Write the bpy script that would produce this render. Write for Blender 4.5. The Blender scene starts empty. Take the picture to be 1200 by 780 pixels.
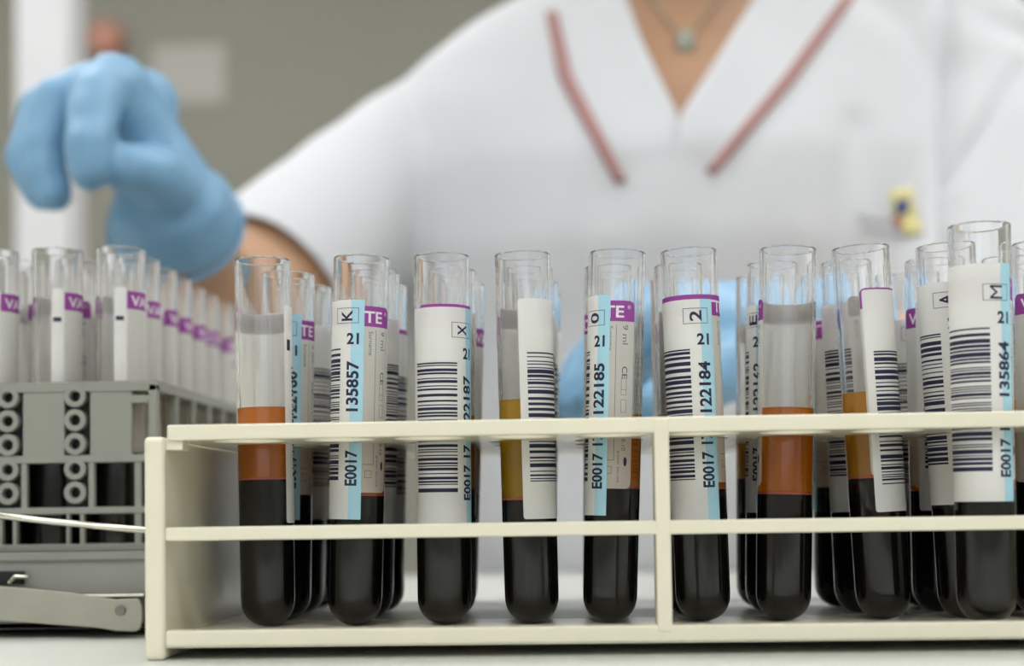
import bpy, bmesh, math, random
from mathutils import Vector, Matrix, Quaternion
from mathutils.bvhtree import BVHTree
random.seed(7)
S = bpy.context.scene
COL = S.collection
PI = math.pi
MM = 0.001
BENCH_Z = 0.75
CAM_H = 36.8                       # camera height over the bench, mm
CAM_D = 347.0                      # camera distance to the rack's front face, mm
FPX = 1636.0

# ------------------------------------------------------------------ camera
yaw, pitch, roll = math.atan(60 / FPX), math.radians(2.3), math.radians(-0.83)
SHIFT_PX = 205 - FPX * math.tan(pitch)
R = Matrix.Rotation(yaw, 3, 'Z') @ Matrix.Rotation(PI / 2 + pitch, 3, 'X') @ Matrix.Rotation(roll, 3, 'Z')
CAM = Vector((0, -CAM_D, CAM_H))   # mm, bench frame (z = 0 on the bench top)


def at(px, py, Y):
    """point (mm, bench frame) seen at pixel px,py in the vertical plane y = Y"""
    d = R @ Vector(((px - 600) / FPX, (390 - py + SHIFT_PX) / FPX, -1))
    return CAM + d * ((Y + CAM_D) / d.y)


def proj(p):
    q = R.transposed() @ (p - CAM)
    return 600 + FPX * q.x / -q.z, 390 + SHIFT_PX - FPX * q.y / -q.z


def W(p):                          # mm bench frame -> metres world
    return Vector((p[0] * MM, p[1] * MM, p[2] * MM + BENCH_Z))


cd = bpy.data.cameras.new('camera')
cam = bpy.data.objects.new('camera', cd)
COL.objects.link(cam)
cam.matrix_world = Matrix.Translation(W(CAM)) @ R.to_4x4()
cd.sensor_width = 36
cd.lens = FPX / 1200 * 36
cd.shift_y = SHIFT_PX / 1200
cd.clip_start = 0.01
cd.clip_end = 50
cd.dof.use_dof = True
cd.dof.focus_distance = 0.378
cd.dof.aperture_fstop = 6.9
S.camera = cam

# ------------------------------------------------------------------ materials


def lin(c):
    return tuple(((v / 255) / 12.92 if v / 255 <= .04045 else ((v / 255 + .055) / 1.055) ** 2.4) for v in c) + (1,)


def mat(name, rgb, rough=.5, metal=0, spec=.5, trans=0, ior=1.45, noise=0, nscale=200, bump=0, coat=0):
    m = bpy.data.materials.new(name)
    m.use_nodes = True
    nt = m.node_tree
    b = nt.nodes['Principled BSDF']
    c = lin(rgb)
    b.inputs['Base Color'].default_value = c
    b.inputs['Roughness'].default_value = rough
    b.inputs['Metallic'].default_value = metal
    b.inputs['Specular IOR Level'].default_value = spec
    b.inputs['Transmission Weight'].default_value = trans
    b.inputs['IOR'].default_value = ior
    b.inputs['Coat Weight'].default_value = coat
    if noise or bump:
        tc = nt.nodes.new('ShaderNodeTexCoord')
        n = nt.nodes.new('ShaderNodeTexNoise')
        n.inputs['Scale'].default_value = nscale
        n.inputs['Detail'].default_value = 4
        nt.links.new(tc.outputs['Object'], n.inputs['Vector'])
        if noise:
            r = nt.nodes.new('ShaderNodeValToRGB')
            r.color_ramp.elements[0].position = .3
            r.color_ramp.elements[1].position = .7
            r.color_ramp.elements[0].color = tuple(v * (1 - noise) for v in c[:3]) + (1,)
            r.color_ramp.elements[1].color = tuple(min(1, v * (1 + noise)) for v in c[:3]) + (1,)
            nt.links.new(n.outputs['Fac'], r.inputs['Fac'])
            nt.links.new(r.outputs['Color'], b.inputs['Base Color'])
        if bump:
            bp = nt.nodes.new('ShaderNodeBump')
            bp.inputs['Strength'].default_value = bump
            bp.inputs['Distance'].default_value = .0004
            nt.links.new(n.outputs['Fac'], bp.inputs['Height'])
            nt.links.new(bp.outputs['Normal'], b.inputs['Normal'])
    return m


def paper(name, rgb, tr):
    m = bpy.data.materials.new(name)
    m.use_nodes = True
    nt = m.node_tree
    nt.nodes.remove(nt.nodes['Principled BSDF'])
    out = nt.nodes['Material Output']
    d = nt.nodes.new('ShaderNodeBsdfDiffuse')
    t = nt.nodes.new('ShaderNodeBsdfTranslucent')
    x = nt.nodes.new('ShaderNodeMixShader')
    g = nt.nodes.new('ShaderNodeBsdfGlossy')
    y = nt.nodes.new('ShaderNodeMixShader')
    d.inputs['Color'].default_value = lin(rgb)
    t.inputs['Color'].default_value = lin(rgb)
    g.inputs['Roughness'].default_value = .35
    x.inputs['Fac'].default_value = tr
    y.inputs['Fac'].default_value = .03
    nt.links.new(d.outputs[0], x.inputs[1])
    nt.links.new(t.outputs[0], x.inputs[2])
    nt.links.new(x.outputs[0], y.inputs[1])
    nt.links.new(g.outputs[0], y.inputs[2])
    nt.links.new(y.outputs[0], out.inputs['Surface'])
    return m


def film(name, rgb, tr, clear):
    m = paper(name, rgb, tr)
    nt = m.node_tree
    out = nt.nodes['Material Output']
    src = out.inputs['Surface'].links[0].from_socket
    t = nt.nodes.new('ShaderNodeBsdfTransparent')
    x = nt.nodes.new('ShaderNodeMixShader')
    x.inputs['Fac'].default_value = clear
    nt.links.new(src, x.inputs[1])
    nt.links.new(t.outputs[0], x.inputs[2])
    nt.links.new(x.outputs[0], out.inputs['Surface'])
    return m


def twoside(name, front, back, tr):
    """film printed on its outer side only, plain on the glued side"""
    m = paper(name, front, tr)
    nt = m.node_tree
    g = nt.nodes.new('ShaderNodeNewGeometry')
    x = nt.nodes.new('ShaderNodeMix')
    x.data_type = 'RGBA'
    x.inputs['A'].default_value = lin(front)
    x.inputs['B'].default_value = lin(back)
    nt.links.new(g.outputs['Backfacing'], x.inputs['Factor'])
    for n in nt.nodes:
        if n.type in ('BSDF_DIFFUSE', 'BSDF_TRANSLUCENT'): nt.links.new(x.outputs['Result'], n.inputs['Color'])
    return m


def glassm(name, rgb, ior, rough=0.0):
    m = bpy.data.materials.new(name)
    m.use_nodes = True
    nt = m.node_tree
    nt.nodes.remove(nt.nodes['Principled BSDF'])
    g = nt.nodes.new('ShaderNodeBsdfGlass')
    g.inputs['Color'].default_value = lin(rgb)
    g.inputs['IOR'].default_value = ior
    g.inputs['Roughness'].default_value = rough
    nt.links.new(g.outputs[0], nt.nodes['Material Output'].inputs['Surface'])
    return m


def plasmam(name, rgb, glow):
    """cloudy liquid: part refracts, part scatters"""
    m = bpy.data.materials.new(name)
    m.use_nodes = True
    nt = m.node_tree
    b = nt.nodes['Principled BSDF']
    b.inputs['Base Color'].default_value = lin(rgb)
    b.inputs['Roughness'].default_value = .12
    b.inputs['IOR'].default_value = 1.34
    b.inputs['Transmission Weight'].default_value = glow
    return m


def emit(name, rgb, s):
    m = bpy.data.materials.new(name)
    m.use_nodes = True
    nt = m.node_tree
    nt.nodes.remove(nt.nodes['Principled BSDF'])
    e = nt.nodes.new('ShaderNodeEmission')
    e.inputs['Color'].default_value = lin(rgb)
    e.inputs['Strength'].default_value = s
    nt.links.new(e.outputs[0], nt.nodes['Material Output'].inputs['Surface'])
    return m


M = {
    'cream': mat('cream plastic', (224, 219, 197), .2, noise=.015, nscale=60, bump=.12),
    'white_plastic': mat('off white plastic', (206, 206, 200), .3),
    'glass': glassm('clear tube plastic', (255, 255, 255), 1.46),
    'blood': mat('clotted blood', (11, 7, 6), .5, spec=.15),
    'buffy': mat('buffy layer', (205, 95, 70), .4),
    'plasma_o': plasmam('orange plasma', (255, 146, 24), .6),
    'plasma_y': plasmam('yellow plasma', (250, 192, 8), .6),
    'plasma_a': plasmam('amber plasma', (255, 178, 40), .6),
    'white_paper': paper('white label paper', (244, 244, 240), .32),
    'base_paper': film('thin label film', (252, 251, 243), .58, .12),
    'blue_ink': paper('light blue ink', (172, 216, 232), .12),
    'purple': twoside('purple ink on white film', (158, 76, 160), (222, 218, 220), .3),
    'white_ink': paper('white ink', (246, 240, 246), .25),
    'navy': mat('navy black ink', (34, 32, 62), .6),
    'grey_ink': mat('grey ink', (120, 118, 112), .6),
    'pale_ink': mat('pale ink', (206, 203, 190), .6),
    'bench': mat('grey bench laminate', (206, 208, 201), .42, noise=.02, nscale=500),
    'rackgrey': mat('grey rack plastic', (142, 143, 134), .45, noise=.01, nscale=80),
    'steel': mat('brushed steel', (162, 160, 147), .4, metal=.5, noise=.04, nscale=120),
    'steel_rod': mat('polished steel', (220, 218, 205), .18, metal=1),
    'traymetal': mat('grey painted metal', (146, 146, 138), .42, noise=.015, nscale=50),
    'black': mat('black plastic', (18, 18, 18), .5),
    'cloth': mat('white cotton', (203, 205, 208), .85, noise=.01, nscale=900, bump=.15),
    'piping': mat('dusty red piping', (166, 124, 120), .8),
    'skin': mat('skin', (178, 138, 106), .5, noise=.03, nscale=60),
    'armskin': mat('skin', (170, 130, 98), .5),
    'glove': mat('blue nitrile', (118, 162, 194), .45, noise=.02, nscale=40),
    'hair': mat('dark brown hair', (46, 30, 22), .5, bump=.5, nscale=300),
    'eye': mat('eye white', (235, 232, 228), .2),
    'iris': mat('brown iris', (60, 36, 22), .2),
    'lip': mat('lip', (176, 92, 86), .5),
    'trouser': mat('white trousers', (225, 226, 228), .85),
    'silver': mat('silver', (160, 162, 150), .5, metal=.6),
    'wall': mat('olive grey wall paint', (143, 142, 131), .8, noise=.02, nscale=3),
    'wallw': mat('pale wall paint', (214, 213, 206), .8, noise=.02, nscale=3),
    'ceil': mat('ceiling white', (226, 226, 220), .9),
    'floor': mat('grey vinyl floor', (140, 140, 134), .5, noise=.05, nscale=30),
    'pillar': mat('white gloss paint', (226, 226, 228), .4),
    'orange': mat('orange red plastic', (184, 128, 108), .5),
    'pale': mat('pale grey card', (178, 176, 168), .7),
    'lamp': emit('lamp diffuser', (253, 253, 253), 10),
    'fill_light': emit('frosted daylight pane', (236, 243, 255), 1.5),  # glow of the fill window added behind the camera
    'em_y': mat('yellow print', (214, 204, 140), .8),
    'em_b': mat('blue print', (70, 78, 128), .8),
    'em_r': mat('red print', (180, 120, 112), .8),
    'em_g': mat('grey print', (186, 186, 192), .8),
}

# ------------------------------------------------------------------ object helpers


def tag(o, label=None, cat=None, group=None, kind=None):
    if label: o['label'] = label
    if cat: o['category'] = cat
    if group: o['group'] = group
    if kind: o['kind'] = kind
    return o


def empty(name, loc_mm=(0, 0, 0), **k):
    o = bpy.data.objects.new(name, None)
    o.empty_display_size = .01
    COL.objects.link(o)
    o.location = W(loc_mm)
    tag(o, **k)
    return o


def link(name, me, parent=None, mats=None, smooth=False):
    if mats is not None:
        me.materials.clear()
        for m in mats: me.materials.append(M[m])
    if smooth:
        for p in me.polygons: p.use_smooth = True
    o = bpy.data.objects.new(name, me)
    COL.objects.link(o)
    if parent: o.parent = parent
    return o


def to_mesh(bm, name, scale=MM):
    """bm in mm -> mesh in metres"""
    for v in bm.verts: v.co *= scale
    bmesh.ops.recalc_face_normals(bm, faces=bm.faces)
    me = bpy.data.meshes.new(name)
    bm.to_mesh(me)
    bm.free()
    return me


def box(bm, x0, x1, y0, y1, z0, z1, bev=0, mi=0):
    r = bmesh.ops.create_cube(bm, size=1, matrix=Matrix.Translation(((x0 + x1) / 2, (y0 + y1) / 2, (z0 + z1) / 2)) @ Matrix.Diagonal((abs(x1 - x0), abs(y1 - y0), abs(z1 - z0), 1)))
    fs = set()
    for v in r['verts']:
        for f in v.link_faces: fs.add(f)
    for f in fs: f.material_index = mi
    if bev:
        es = {e for f in fs for e in f.edges}
        bmesh.ops.bevel(bm, geom=list(es), offset=bev, segments=3, profile=.5, affect='EDGES')


def tube_path(bm, pts, rads, n=16, cap=True, squash=None):
    """swept tube through pts"""
    pts = [Vector(p) for p in pts]
    if not hasattr(rads, '__len__'): rads = [rads] * len(pts)
    rings = []
    up = Vector((0, 0, 1))
    prev = None
    for i, p in enumerate(pts):
        t = (pts[min(i + 1, len(pts) - 1)] - pts[max(i - 1, 0)]).normalized()
        if prev is None:
            a = t.cross(up)
            if a.length < .1: a = t.cross(Vector((1, 0, 0)))
            a.normalize()
        else:
            a = (prev - t * prev.dot(t)).normalized()
        prev = a
        b = t.cross(a).normalized()
        rings.append([bm.verts.new(p + (a * math.cos(2 * PI * k / n) + b * math.sin(2 * PI * k / n)) * rads[i]) for k in range(n)])
    for r0, r1 in zip(rings, rings[1:]):
        for k in range(n):
            bm.faces.new((r0[k], r0[(k + 1) % n], r1[(k + 1) % n], r1[k]))
    if cap:
        bm.faces.new(rings[0][::-1])
        bm.faces.new(rings[-1])


def capsule(bm, a, b, ra, rb, n=16):
    """rounded tapered limb piece"""
    a, b = Vector(a), Vector(b)
    d = (b - a).normalized()
    pts, rr = [], []
    for k in range(5):
        t = -PI / 2 + PI / 2 * k / 5
        pts.append(a + d * ra * math.sin(t)); rr.append(max(ra * math.cos(t), ra * .04))
    pts.append(a); rr.append(ra)
    pts.append(b); rr.append(rb)
    for k in range(1, 6):
        t = PI / 2 * k / 5
        pts.append(b + d * rb * math.sin(t)); rr.append(max(rb * math.cos(t), rb * .04))
    tube_path(bm, pts, rr, n)


def ellipsoid(bm, c, r, rot=None):
    mt = Matrix.Translation(c) @ (rot.to_4x4() if rot else Matrix()) @ Matrix.Diagonal((r[0], r[1], r[2], 1))
    bmesh.ops.create_uvsphere(bm, u_segments=24, v_segments=16, radius=1, matrix=mt)


def loft(bm, rings, cx, cy, p=2.4, n=48):
    rs = []
    for z, rx, ry, oy in rings:
        r = []
        for k in range(n):
            t = 2 * PI * k / n
            c, s = math.cos(t), math.sin(t)
            r.append(bm.verts.new((cx + rx * math.copysign(abs(c) ** (2 / p), c), cy + oy + ry * math.copysign(abs(s) ** (2 / p), s), z)))
        rs.append(r)
    for a, b in zip(rs, rs[1:]):
        for k in range(n): bm.faces.new((a[k], a[(k + 1) % n], b[(k + 1) % n], b[k]))
    bm.faces.new(rs[0][::-1]); bm.faces.new(rs[-1])


def remesh(bm, voxel, smooth=6, name='m'):
    """voxel union of everything in bm (mm) -> bmesh in mm"""
    me = to_mesh(bm, name, 1)
    o = bpy.data.objects.new('tmp', me)
    COL.objects.link(o)
    m = o.modifiers.new('r', 'REMESH'); m.mode = 'VOXEL'; m.voxel_size = voxel
    s = o.modifiers.new('s', 'SMOOTH'); s.factor = .5; s.iterations = smooth
    dg = bpy.context.evaluated_depsgraph_get()
    out = bmesh.new()
    out.from_mesh(bpy.data.meshes.new_from_object(o.evaluated_get(dg)))
    bpy.data.objects.remove(o)
    return out


def lathe(prof, n=48, mis=None):
    """prof [(r,z)] -> bmesh, closed where r == 0"""
    bm = bmesh.new()
    rings = []
    for r, z in prof:
        if r < 1e-6: rings.append([bm.verts.new((0, 0, z))])
        else: rings.append([bm.verts.new((r * math.cos(2 * PI * k / n), r * math.sin(2 * PI * k / n), z)) for k in range(n)])
    for i, (a, b) in enumerate(zip(rings, rings[1:])):
        for k in range(n):
            k2 = (k + 1) % n
            if len(a) == 1 and len(b) == 1: continue
            if len(a) == 1: f = bm.faces.new((a[0], b[k2], b[k]))
            elif len(b) == 1: f = bm.faces.new((a[k], a[k2], b[0]))
            else: f = bm.faces.new((a[k], a[k2], b[k2], b[k]))
            if mis: f.material_index = mis[i]
    return bm


# ------------------------------------------------------------------ blood tubes
LEN = 101.2
WALL = 1.0


def Ro(z):
    return 7.36 + .40 * min(1, max(0, z / LEN))


BOT = 7.3


def out_prof():
    pr = []
    for k in range(11):
        t = PI / 2 * k / 10
        pr.append((Ro(0) * math.sin(t) ** .92 if k else 0, BOT * (1 - math.cos(t) ** .92)))
    for z in (8.5, 12, 30, 50, 70, 90, LEN - .7, LEN - .55, LEN - .45): pr.append((Ro(z), z))
    pr.append((Ro(LEN) - .06, LEN - .2))
    return pr


def in_prof(zmax, grow=0.0, steps=(12, 30, 50, 70, 90)):
    pr = []
    zb = 1.1 - grow
    for k in range(11):
        t = PI / 2 * k / 10
        pr.append(((Ro(0) - WALL + grow) * math.sin(t) ** .92 if k else 0, zb + (BOT - 1.1) * (1 - math.cos(t) ** .92)))
    for z in steps:
        if z < zmax: pr.append((Ro(z) - WALL + grow, z))
    pr.append((Ro(zmax) - WALL + grow, zmax))
    return pr


def glass_mesh():
    o = out_prof()
    i = in_prof(LEN - .45, steps=(8.5, 12, 30, 50, 70, 90, LEN - .7, LEN - .55))
    prof = o + [(Ro(LEN) - .22, LEN - .04), (Ro(LEN) - .5, LEN), (Ro(LEN) - WALL + .22, LEN - .04), (Ro(LEN) - WALL + .06, LEN - .2)] + i[::-1]
    me = to_mesh(lathe(prof, 64), 'glass_body')
    return me


GLASS = glass_mesh()
GLASS.materials.append(M['glass'])
for p_ in GLASS.polygons: p_.use_smooth = True

_liq = {}


def blood_mesh(zb):
    k = ('b', round(zb, 1))
    if k not in _liq:
        pr = in_prof(zb - .55, .04, steps=(8.5, 12, 25, zb - 1.0, zb - .7))
        n0 = len(pr)
        rr = Ro(zb) - WALL + .04
        pr += [(rr, zb - .1), (rr - .1, zb), (rr * .5, zb - .05), (0, zb - .05)]
        me = to_mesh(lathe(pr, 48, [0] * (n0 - 1) + [1, 1, 1, 1]), 'blood')
        me.materials.append(M['blood']); me.materials.append(M['buffy'])
        for p in me.polygons: p.use_smooth = True
        _liq[k] = me
    return _liq[k]


def plasma_mesh(zb, zp, m):
    k = ('p', round(zb, 1), round(zp, 1), m)
    if k not in _liq:
        r0, r1 = Ro(zb) - WALL + .04, Ro(zp) - WALL + .04
        pr = [(0, zb + .02), (r0 - .3, zb + .02), (r0, zb + .05), (r0, zb + .3), (r0, zb + .6), (r1, zp), (r1, zp + .4), (r1 - .04, zp + .5), (r1 - .35, zp + .15), (r1 - 1.2, zp), (r1 - 2.5, zp), (0, zp)]
        me = to_mesh(lathe(pr, 48), 'plasma')
        me.materials.append(M[m])
        for p in me.polygons: p.use_smooth = True
        _liq[k] = me
    return _liq[k]


# ---- flat label art, later bent round the tube
_txt = {}


def text_tris(s, bold=0.0):
    if (s, bold) not in _txt:
        c = bpy.data.curves.new('t', 'FONT')
        c.body = s
        c.size = 1
        c.offset = bold
        c.resolution_u = 3
        o = bpy.data.objects.new('t', c)
        COL.objects.link(o)
        dg = bpy.context.evaluated_depsgraph_get()
        dg.update()
        me = bpy.data.meshes.new_from_object(o.evaluated_get(dg))
        tr = [[tuple(me.vertices[i].co[:2]) for i in p.vertices] for p in me.polygons]
        bpy.data.objects.remove(o)
        bpy.data.meshes.remove(me)
        xs = [q[0] for t in tr for q in t]
        ys = [q[1] for t in tr for q in t]
        _txt[(s, bold)] = (tr, min(xs), max(xs), min(ys), max(ys))
    return _txt[(s, bold)]


class Art:
    def __init__(self, mats):
        self.mats = mats
        self.polys = []             # (pts, mat, layer)

    def rect(self, u0, u1, z0, z1, m, layer=1):
        self.polys.append(([(u0, z0), (u1, z0), (u1, z1), (u0, z1)], m, layer))

    def round_rect(self, u0, u1, z0, z1, m, layer, r, corners):
        pts = []
        for (cx, cz, sx, sz, nm) in ((u0, z0, 1, 1, 'bl'), (u1, z0, -1, 1, 'br'), (u1, z1, -1, -1, 'tr'), (u0, z1, 1, -1, 'tl')):
            if nm in corners:
                a0 = {'bl': PI, 'br': 1.5 * PI, 'tr': 0, 'tl': .5 * PI}[nm]
                for k in range(6):
                    a = a0 + PI / 2 * k / 5
                    pts.append((cx + sx * r + r * math.cos(a), cz + sz * r + r * math.sin(a)))
            else:
                pts.append((cx, cz))
        self.polys.append((pts, m, layer))

    def frame(self, u0, u1, z0, z1, m, w=.16, layer=2):
        self.rect(u0, u1, z0, z0 + w, m, layer); self.rect(u0, u1, z1 - w, z1, m, layer)
        self.rect(u0, u0 + w, z0 + w, z1 - w, m, layer); self.rect(u1 - w, u1, z0 + w, z1 - w, m, layer)

    def text(self, s, cu, cz, length, height, m, rot=0, bold=0.0, layer=2):
        """length along the reading direction, height of the letters; rot 0 upright, 90 reads up, -90 reads down"""
        tr, x0, x1, y0, y1 = text_tris(s, bold)
        kx, ky = length / (x1 - x0), height / (y1 - y0)
        for t in tr:
            pts = []
            for x, y in t:
                a, b = (x - (x0 + x1) / 2) * kx, (y - (y0 + y1) / 2) * ky
                if rot == 90: a, b = -b, a
                elif rot == -90: a, b = b, -a
                pts.append((cu + a, cz + b))
            self.polys.append((pts, m, layer))

    def build(self, name, off=.09, flat=False, dz=.035):
        bm = bmesh.new()
        lay = bm.verts.layers.float.new('lay')
        for pts, m, l in self.polys:
            vs = [bm.verts.new((u, z, 0)) for u, z in pts]
            for v in vs: v[lay] = float(l)
            try:
                f = bm.faces.new(vs)
            except ValueError:
                continue
            f.material_index = self.mats.index(m)
        if not flat:
            us = [v.co.x for v in bm.verts]
            u = math.floor(min(us) / .7) * .7
            while u < max(us):
                u += .7
                geom = [e for e in bm.edges if min(e.verts[0].co.x, e.verts[1].co.x) < u < max(e.verts[0].co.x, e.verts[1].co.x)]
                if geom:
                    fs = {f for e in geom for f in e.link_faces}
                    vs = {v for f in fs for v in f.verts}
                    es = {e for f in fs for e in f.edges}
                    bmesh.ops.bisect_plane(bm, geom=list(fs) + list(es) + list(vs), plane_co=(u, 0, 0), plane_no=(1, 0, 0), dist=1e-5)
            for v in bm.verts:
                uu, z, l = v.co.x, v.co.y, v[lay]
                r = Ro(z) + off + l * dz
                a = uu / 7.6
                v.co = Vector((r * math.sin(a), -r * math.cos(a), z))
        for v in bm.verts: v.co *= MM
        me = bpy.data.meshes.new(name)
        bm.to_mesh(me)
        bm.free()
        for m in self.mats: me.materials.append(M[m])
        return me


def barcode(art, u0, u1, z0, z1, seed, m='navy', layer=2):
    rnd = random.Random(seed)
    z = z1
    k = 0
    while z > z0:
        w = rnd.choice((.28, .28, .5, .75, 1.05)) if k else .4
        if z - w < z0: break
        art.rect(u0, u1, z - w, z, m, layer)
        z -= w + rnd.choice((.3, .35, .5, .7, .95))
        k += 1


LET = dict(size=1)
_over = {}


def over_label(letter, num, seed=None, ps=0.0, mark=False):
    """white adhesive label, right edge at u = 0, 21 mm wide"""
    key = (letter, num, mark, ps)
    if key in _over: return _over[key]
    a = Art(['white_paper', 'blue_ink', 'navy'])
    if mark:                        # narrow strip label with a black mark
        a.round_rect(-21, -11, 29, 88.6, 'white_paper', 1, .8, ('tl', 'bl'))
        a.rect(-20.0, -18.4, 76.4, 79.4, 'navy', 3)
        barcode(a, -17.6, -12.4, 41, 72, 5, layer=3)
        _over[key] = a.build('barcode_label')
        return _over[key]
    a.round_rect(-21, 0, 29, 88.6, 'white_paper', 1, .8, ('tl', 'bl'))
    a.rect(-3.5, 0, 29, 88.6, 'blue_ink', 2)
    a.frame(-8.1, -1.5, 82.2 + ps, 86.4 + ps, 'navy', .13, 3)
    a.text(letter, -4.8, 84.3 + ps, 3.4 if letter == 'M' else 2.9, 3.2, 'navy', 90, 0 if letter == 'M' else .02, 3)
    a.text('21', -3.0, 78.0 + ps, 3.3, 3.1, 'navy', 0, .03, 3)
    a.text(num, -2.9, 65.1 + ps, 13.7, 3.4, 'navy', 90, .03, 3)
    a.text('17', -2.9, 51.4 + ps, 3.4, 3.4, 'navy', 90, .03, 3)
    a.text('E0017', -2.9, 42.9 + ps, 9.6, 3.4, 'navy', 90, .03, 3)
    barcode(a, -18.9, -6.6, 39.3 + ps, 75.4 + ps, seed if seed is not None else sum(map(ord, letter + num)), layer=3)
    _over[key] = a.build('barcode_label')
    return _over[key]


def base_label(variant=0):
    key = ('base', variant)
    if key in _over: return _over[key]
    a = Art(['base_paper', 'purple', 'white_ink', 'navy', 'grey_ink', 'pale_ink'])
    a.round_rect(-30, 0, 36.3, 87.0, 'base_paper', 0, 1.6, ('tl', 'tr', 'bl', 'br'))
    a.round_rect(-30, 0, 81.4, 87.0, 'purple', .4, 1.6, ('tr', 'tl'))
    a.text('VACUETTE', -15.4, 84.0, 24.6, 3.3, 'white_ink', 0, .02, .8)
    a.text('\u00ae', -1.7, 85.3, 1.0, 1.0, 'white_ink', 0, 0, .8)
    a.text('9 ml', -2.6, 77.8, 5.2, 1.5, 'grey_ink', -90, 0, .8)
    a.text('CE', -2.6, 67.6, 3.2, 1.5, 'navy', -90, 0, .8)
    a.frame(-3.5, -2.0, 61.5, 66.0, 'grey_ink', .1, .8)
    a.rect(-3.5, -2.0, 62.9, 63.0, 'grey_ink', .8)
    a.frame(-3.5, -2.0, 56.8, 60.3, 'grey_ink', .1, .8)
    a.frame(-3.5, -2.0, 53.6, 55.6, 'grey_ink', .1, .8)
    a.text('08-10', -2.5, 48.6, 4.0, 1.2, 'grey_ink', -90, 0, .8)
    a.text('greiner bio-one', -3.9, 42.2, 8.6, .95, 'grey_ink', -90, 0, .8)
    a.polys.append(([(-1.9 + .5 * math.cos(t * PI / 6), 43.6 + 1.3 * math.sin(t * PI / 6)) for t in range(12)], 'navy', .8))
    a.rect(-5.15, -5.05, 44.0, 80.4, 'navy', .8)
    a.rect(-8.2, -5.05, 43.9, 44.0, 'navy', .8)
    a.text('Surname', -6.6, 76.8, 6.6, 1.2, 'grey_ink', -90, 0, .8)
    a.rect(-10.2, -10.1, 44.0, 80.4, 'grey_ink', .8)
    a.text('First Name', -11.4, 75.2, 8.2, 1.2, 'grey_ink', -90, 0, .8)
    for u in (-14.6, -19.0, -23.4): a.rect(u, u + .1, 44, 80.4, 'pale_ink', .8)
    a.frame(-7.6, -5.6, 40.3, 42.3, 'grey_ink', .1, .8)
    a.text('OCR', -12.0, 41.2, 3.4, 1.2, 'grey_ink', 0, 0, .8)
    _over[key] = a.build('maker_label', off=.03, dz=.04)
    return _over[key]


def facing(x, y):
    """how far (mm round the tube) the side turned to the viewer lies from the rack's front normal"""
    return -math.atan2(x - CAM.x, y - CAM.y) * 7.6


def blood_tube(name, bottom, rim, uo, ub, letter, num, zb, zp, pm, label, group, extra_twist=0, length=1.0, mark=False, over=True, dzo=0, dzb=0, ps=0):
    """bottom, rim: mm points of the tube's axis; uo/ub = u of the right edges of the barcode and maker labels"""
    b, t = Vector(bottom), Vector(rim)
    d = (t - b).normalized()
    vf = facing(b.x, b.y)
    uo += vf
    ub += vf
    root = empty(name, b, label=label, cat='test tube', group=group)
    root.rotation_mode = 'QUATERNION'
    root.rotation_quaternion = Vector((0, 0, 1)).rotation_difference(d)
    link('glass_body', GLASS, root)
    link('blood', blood_mesh(zb), root)
    link('plasma', plasma_mesh(zb, zp, pm), root)
    m = link('maker_label', base_label(), root)
    m.rotation_euler.z = ub / 7.6
    m.location.z = dzb * MM
    if over:
        o = link('barcode_label', over_label(letter, num, mark=mark, ps=ps), root)
        o.rotation_euler.z = uo / 7.6
        o.location.z = dzo * MM
    return root


# ---- rack geometry (mm, bench frame)
Z_SHELF = CAM_H - 31.5
Z_PLATE0, Z_PLATE1 = CAM_H + 18.2, CAM_H + 22.1
ROW = 24.0
ROWY = [12 + ROW * n for n in range(5)]
hx0, hx8 = at(293, 512, ROWY[0]).x, at(1149, 501, ROWY[0]).x
PITCH = (hx8 - hx0) / 8
COLX = [hx0 + PITCH * n for n in range(10)]
HOLE_R = 9.1
X_L = at(169, 600, 0).x            # outer face of the left side panel
X_LI = at(193, 600, 0).x
X_R = COLX[-1] + (COLX[0] - X_LI)
X_RO = X_R + (X_LI - X_L)
DEPTH = 137


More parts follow.
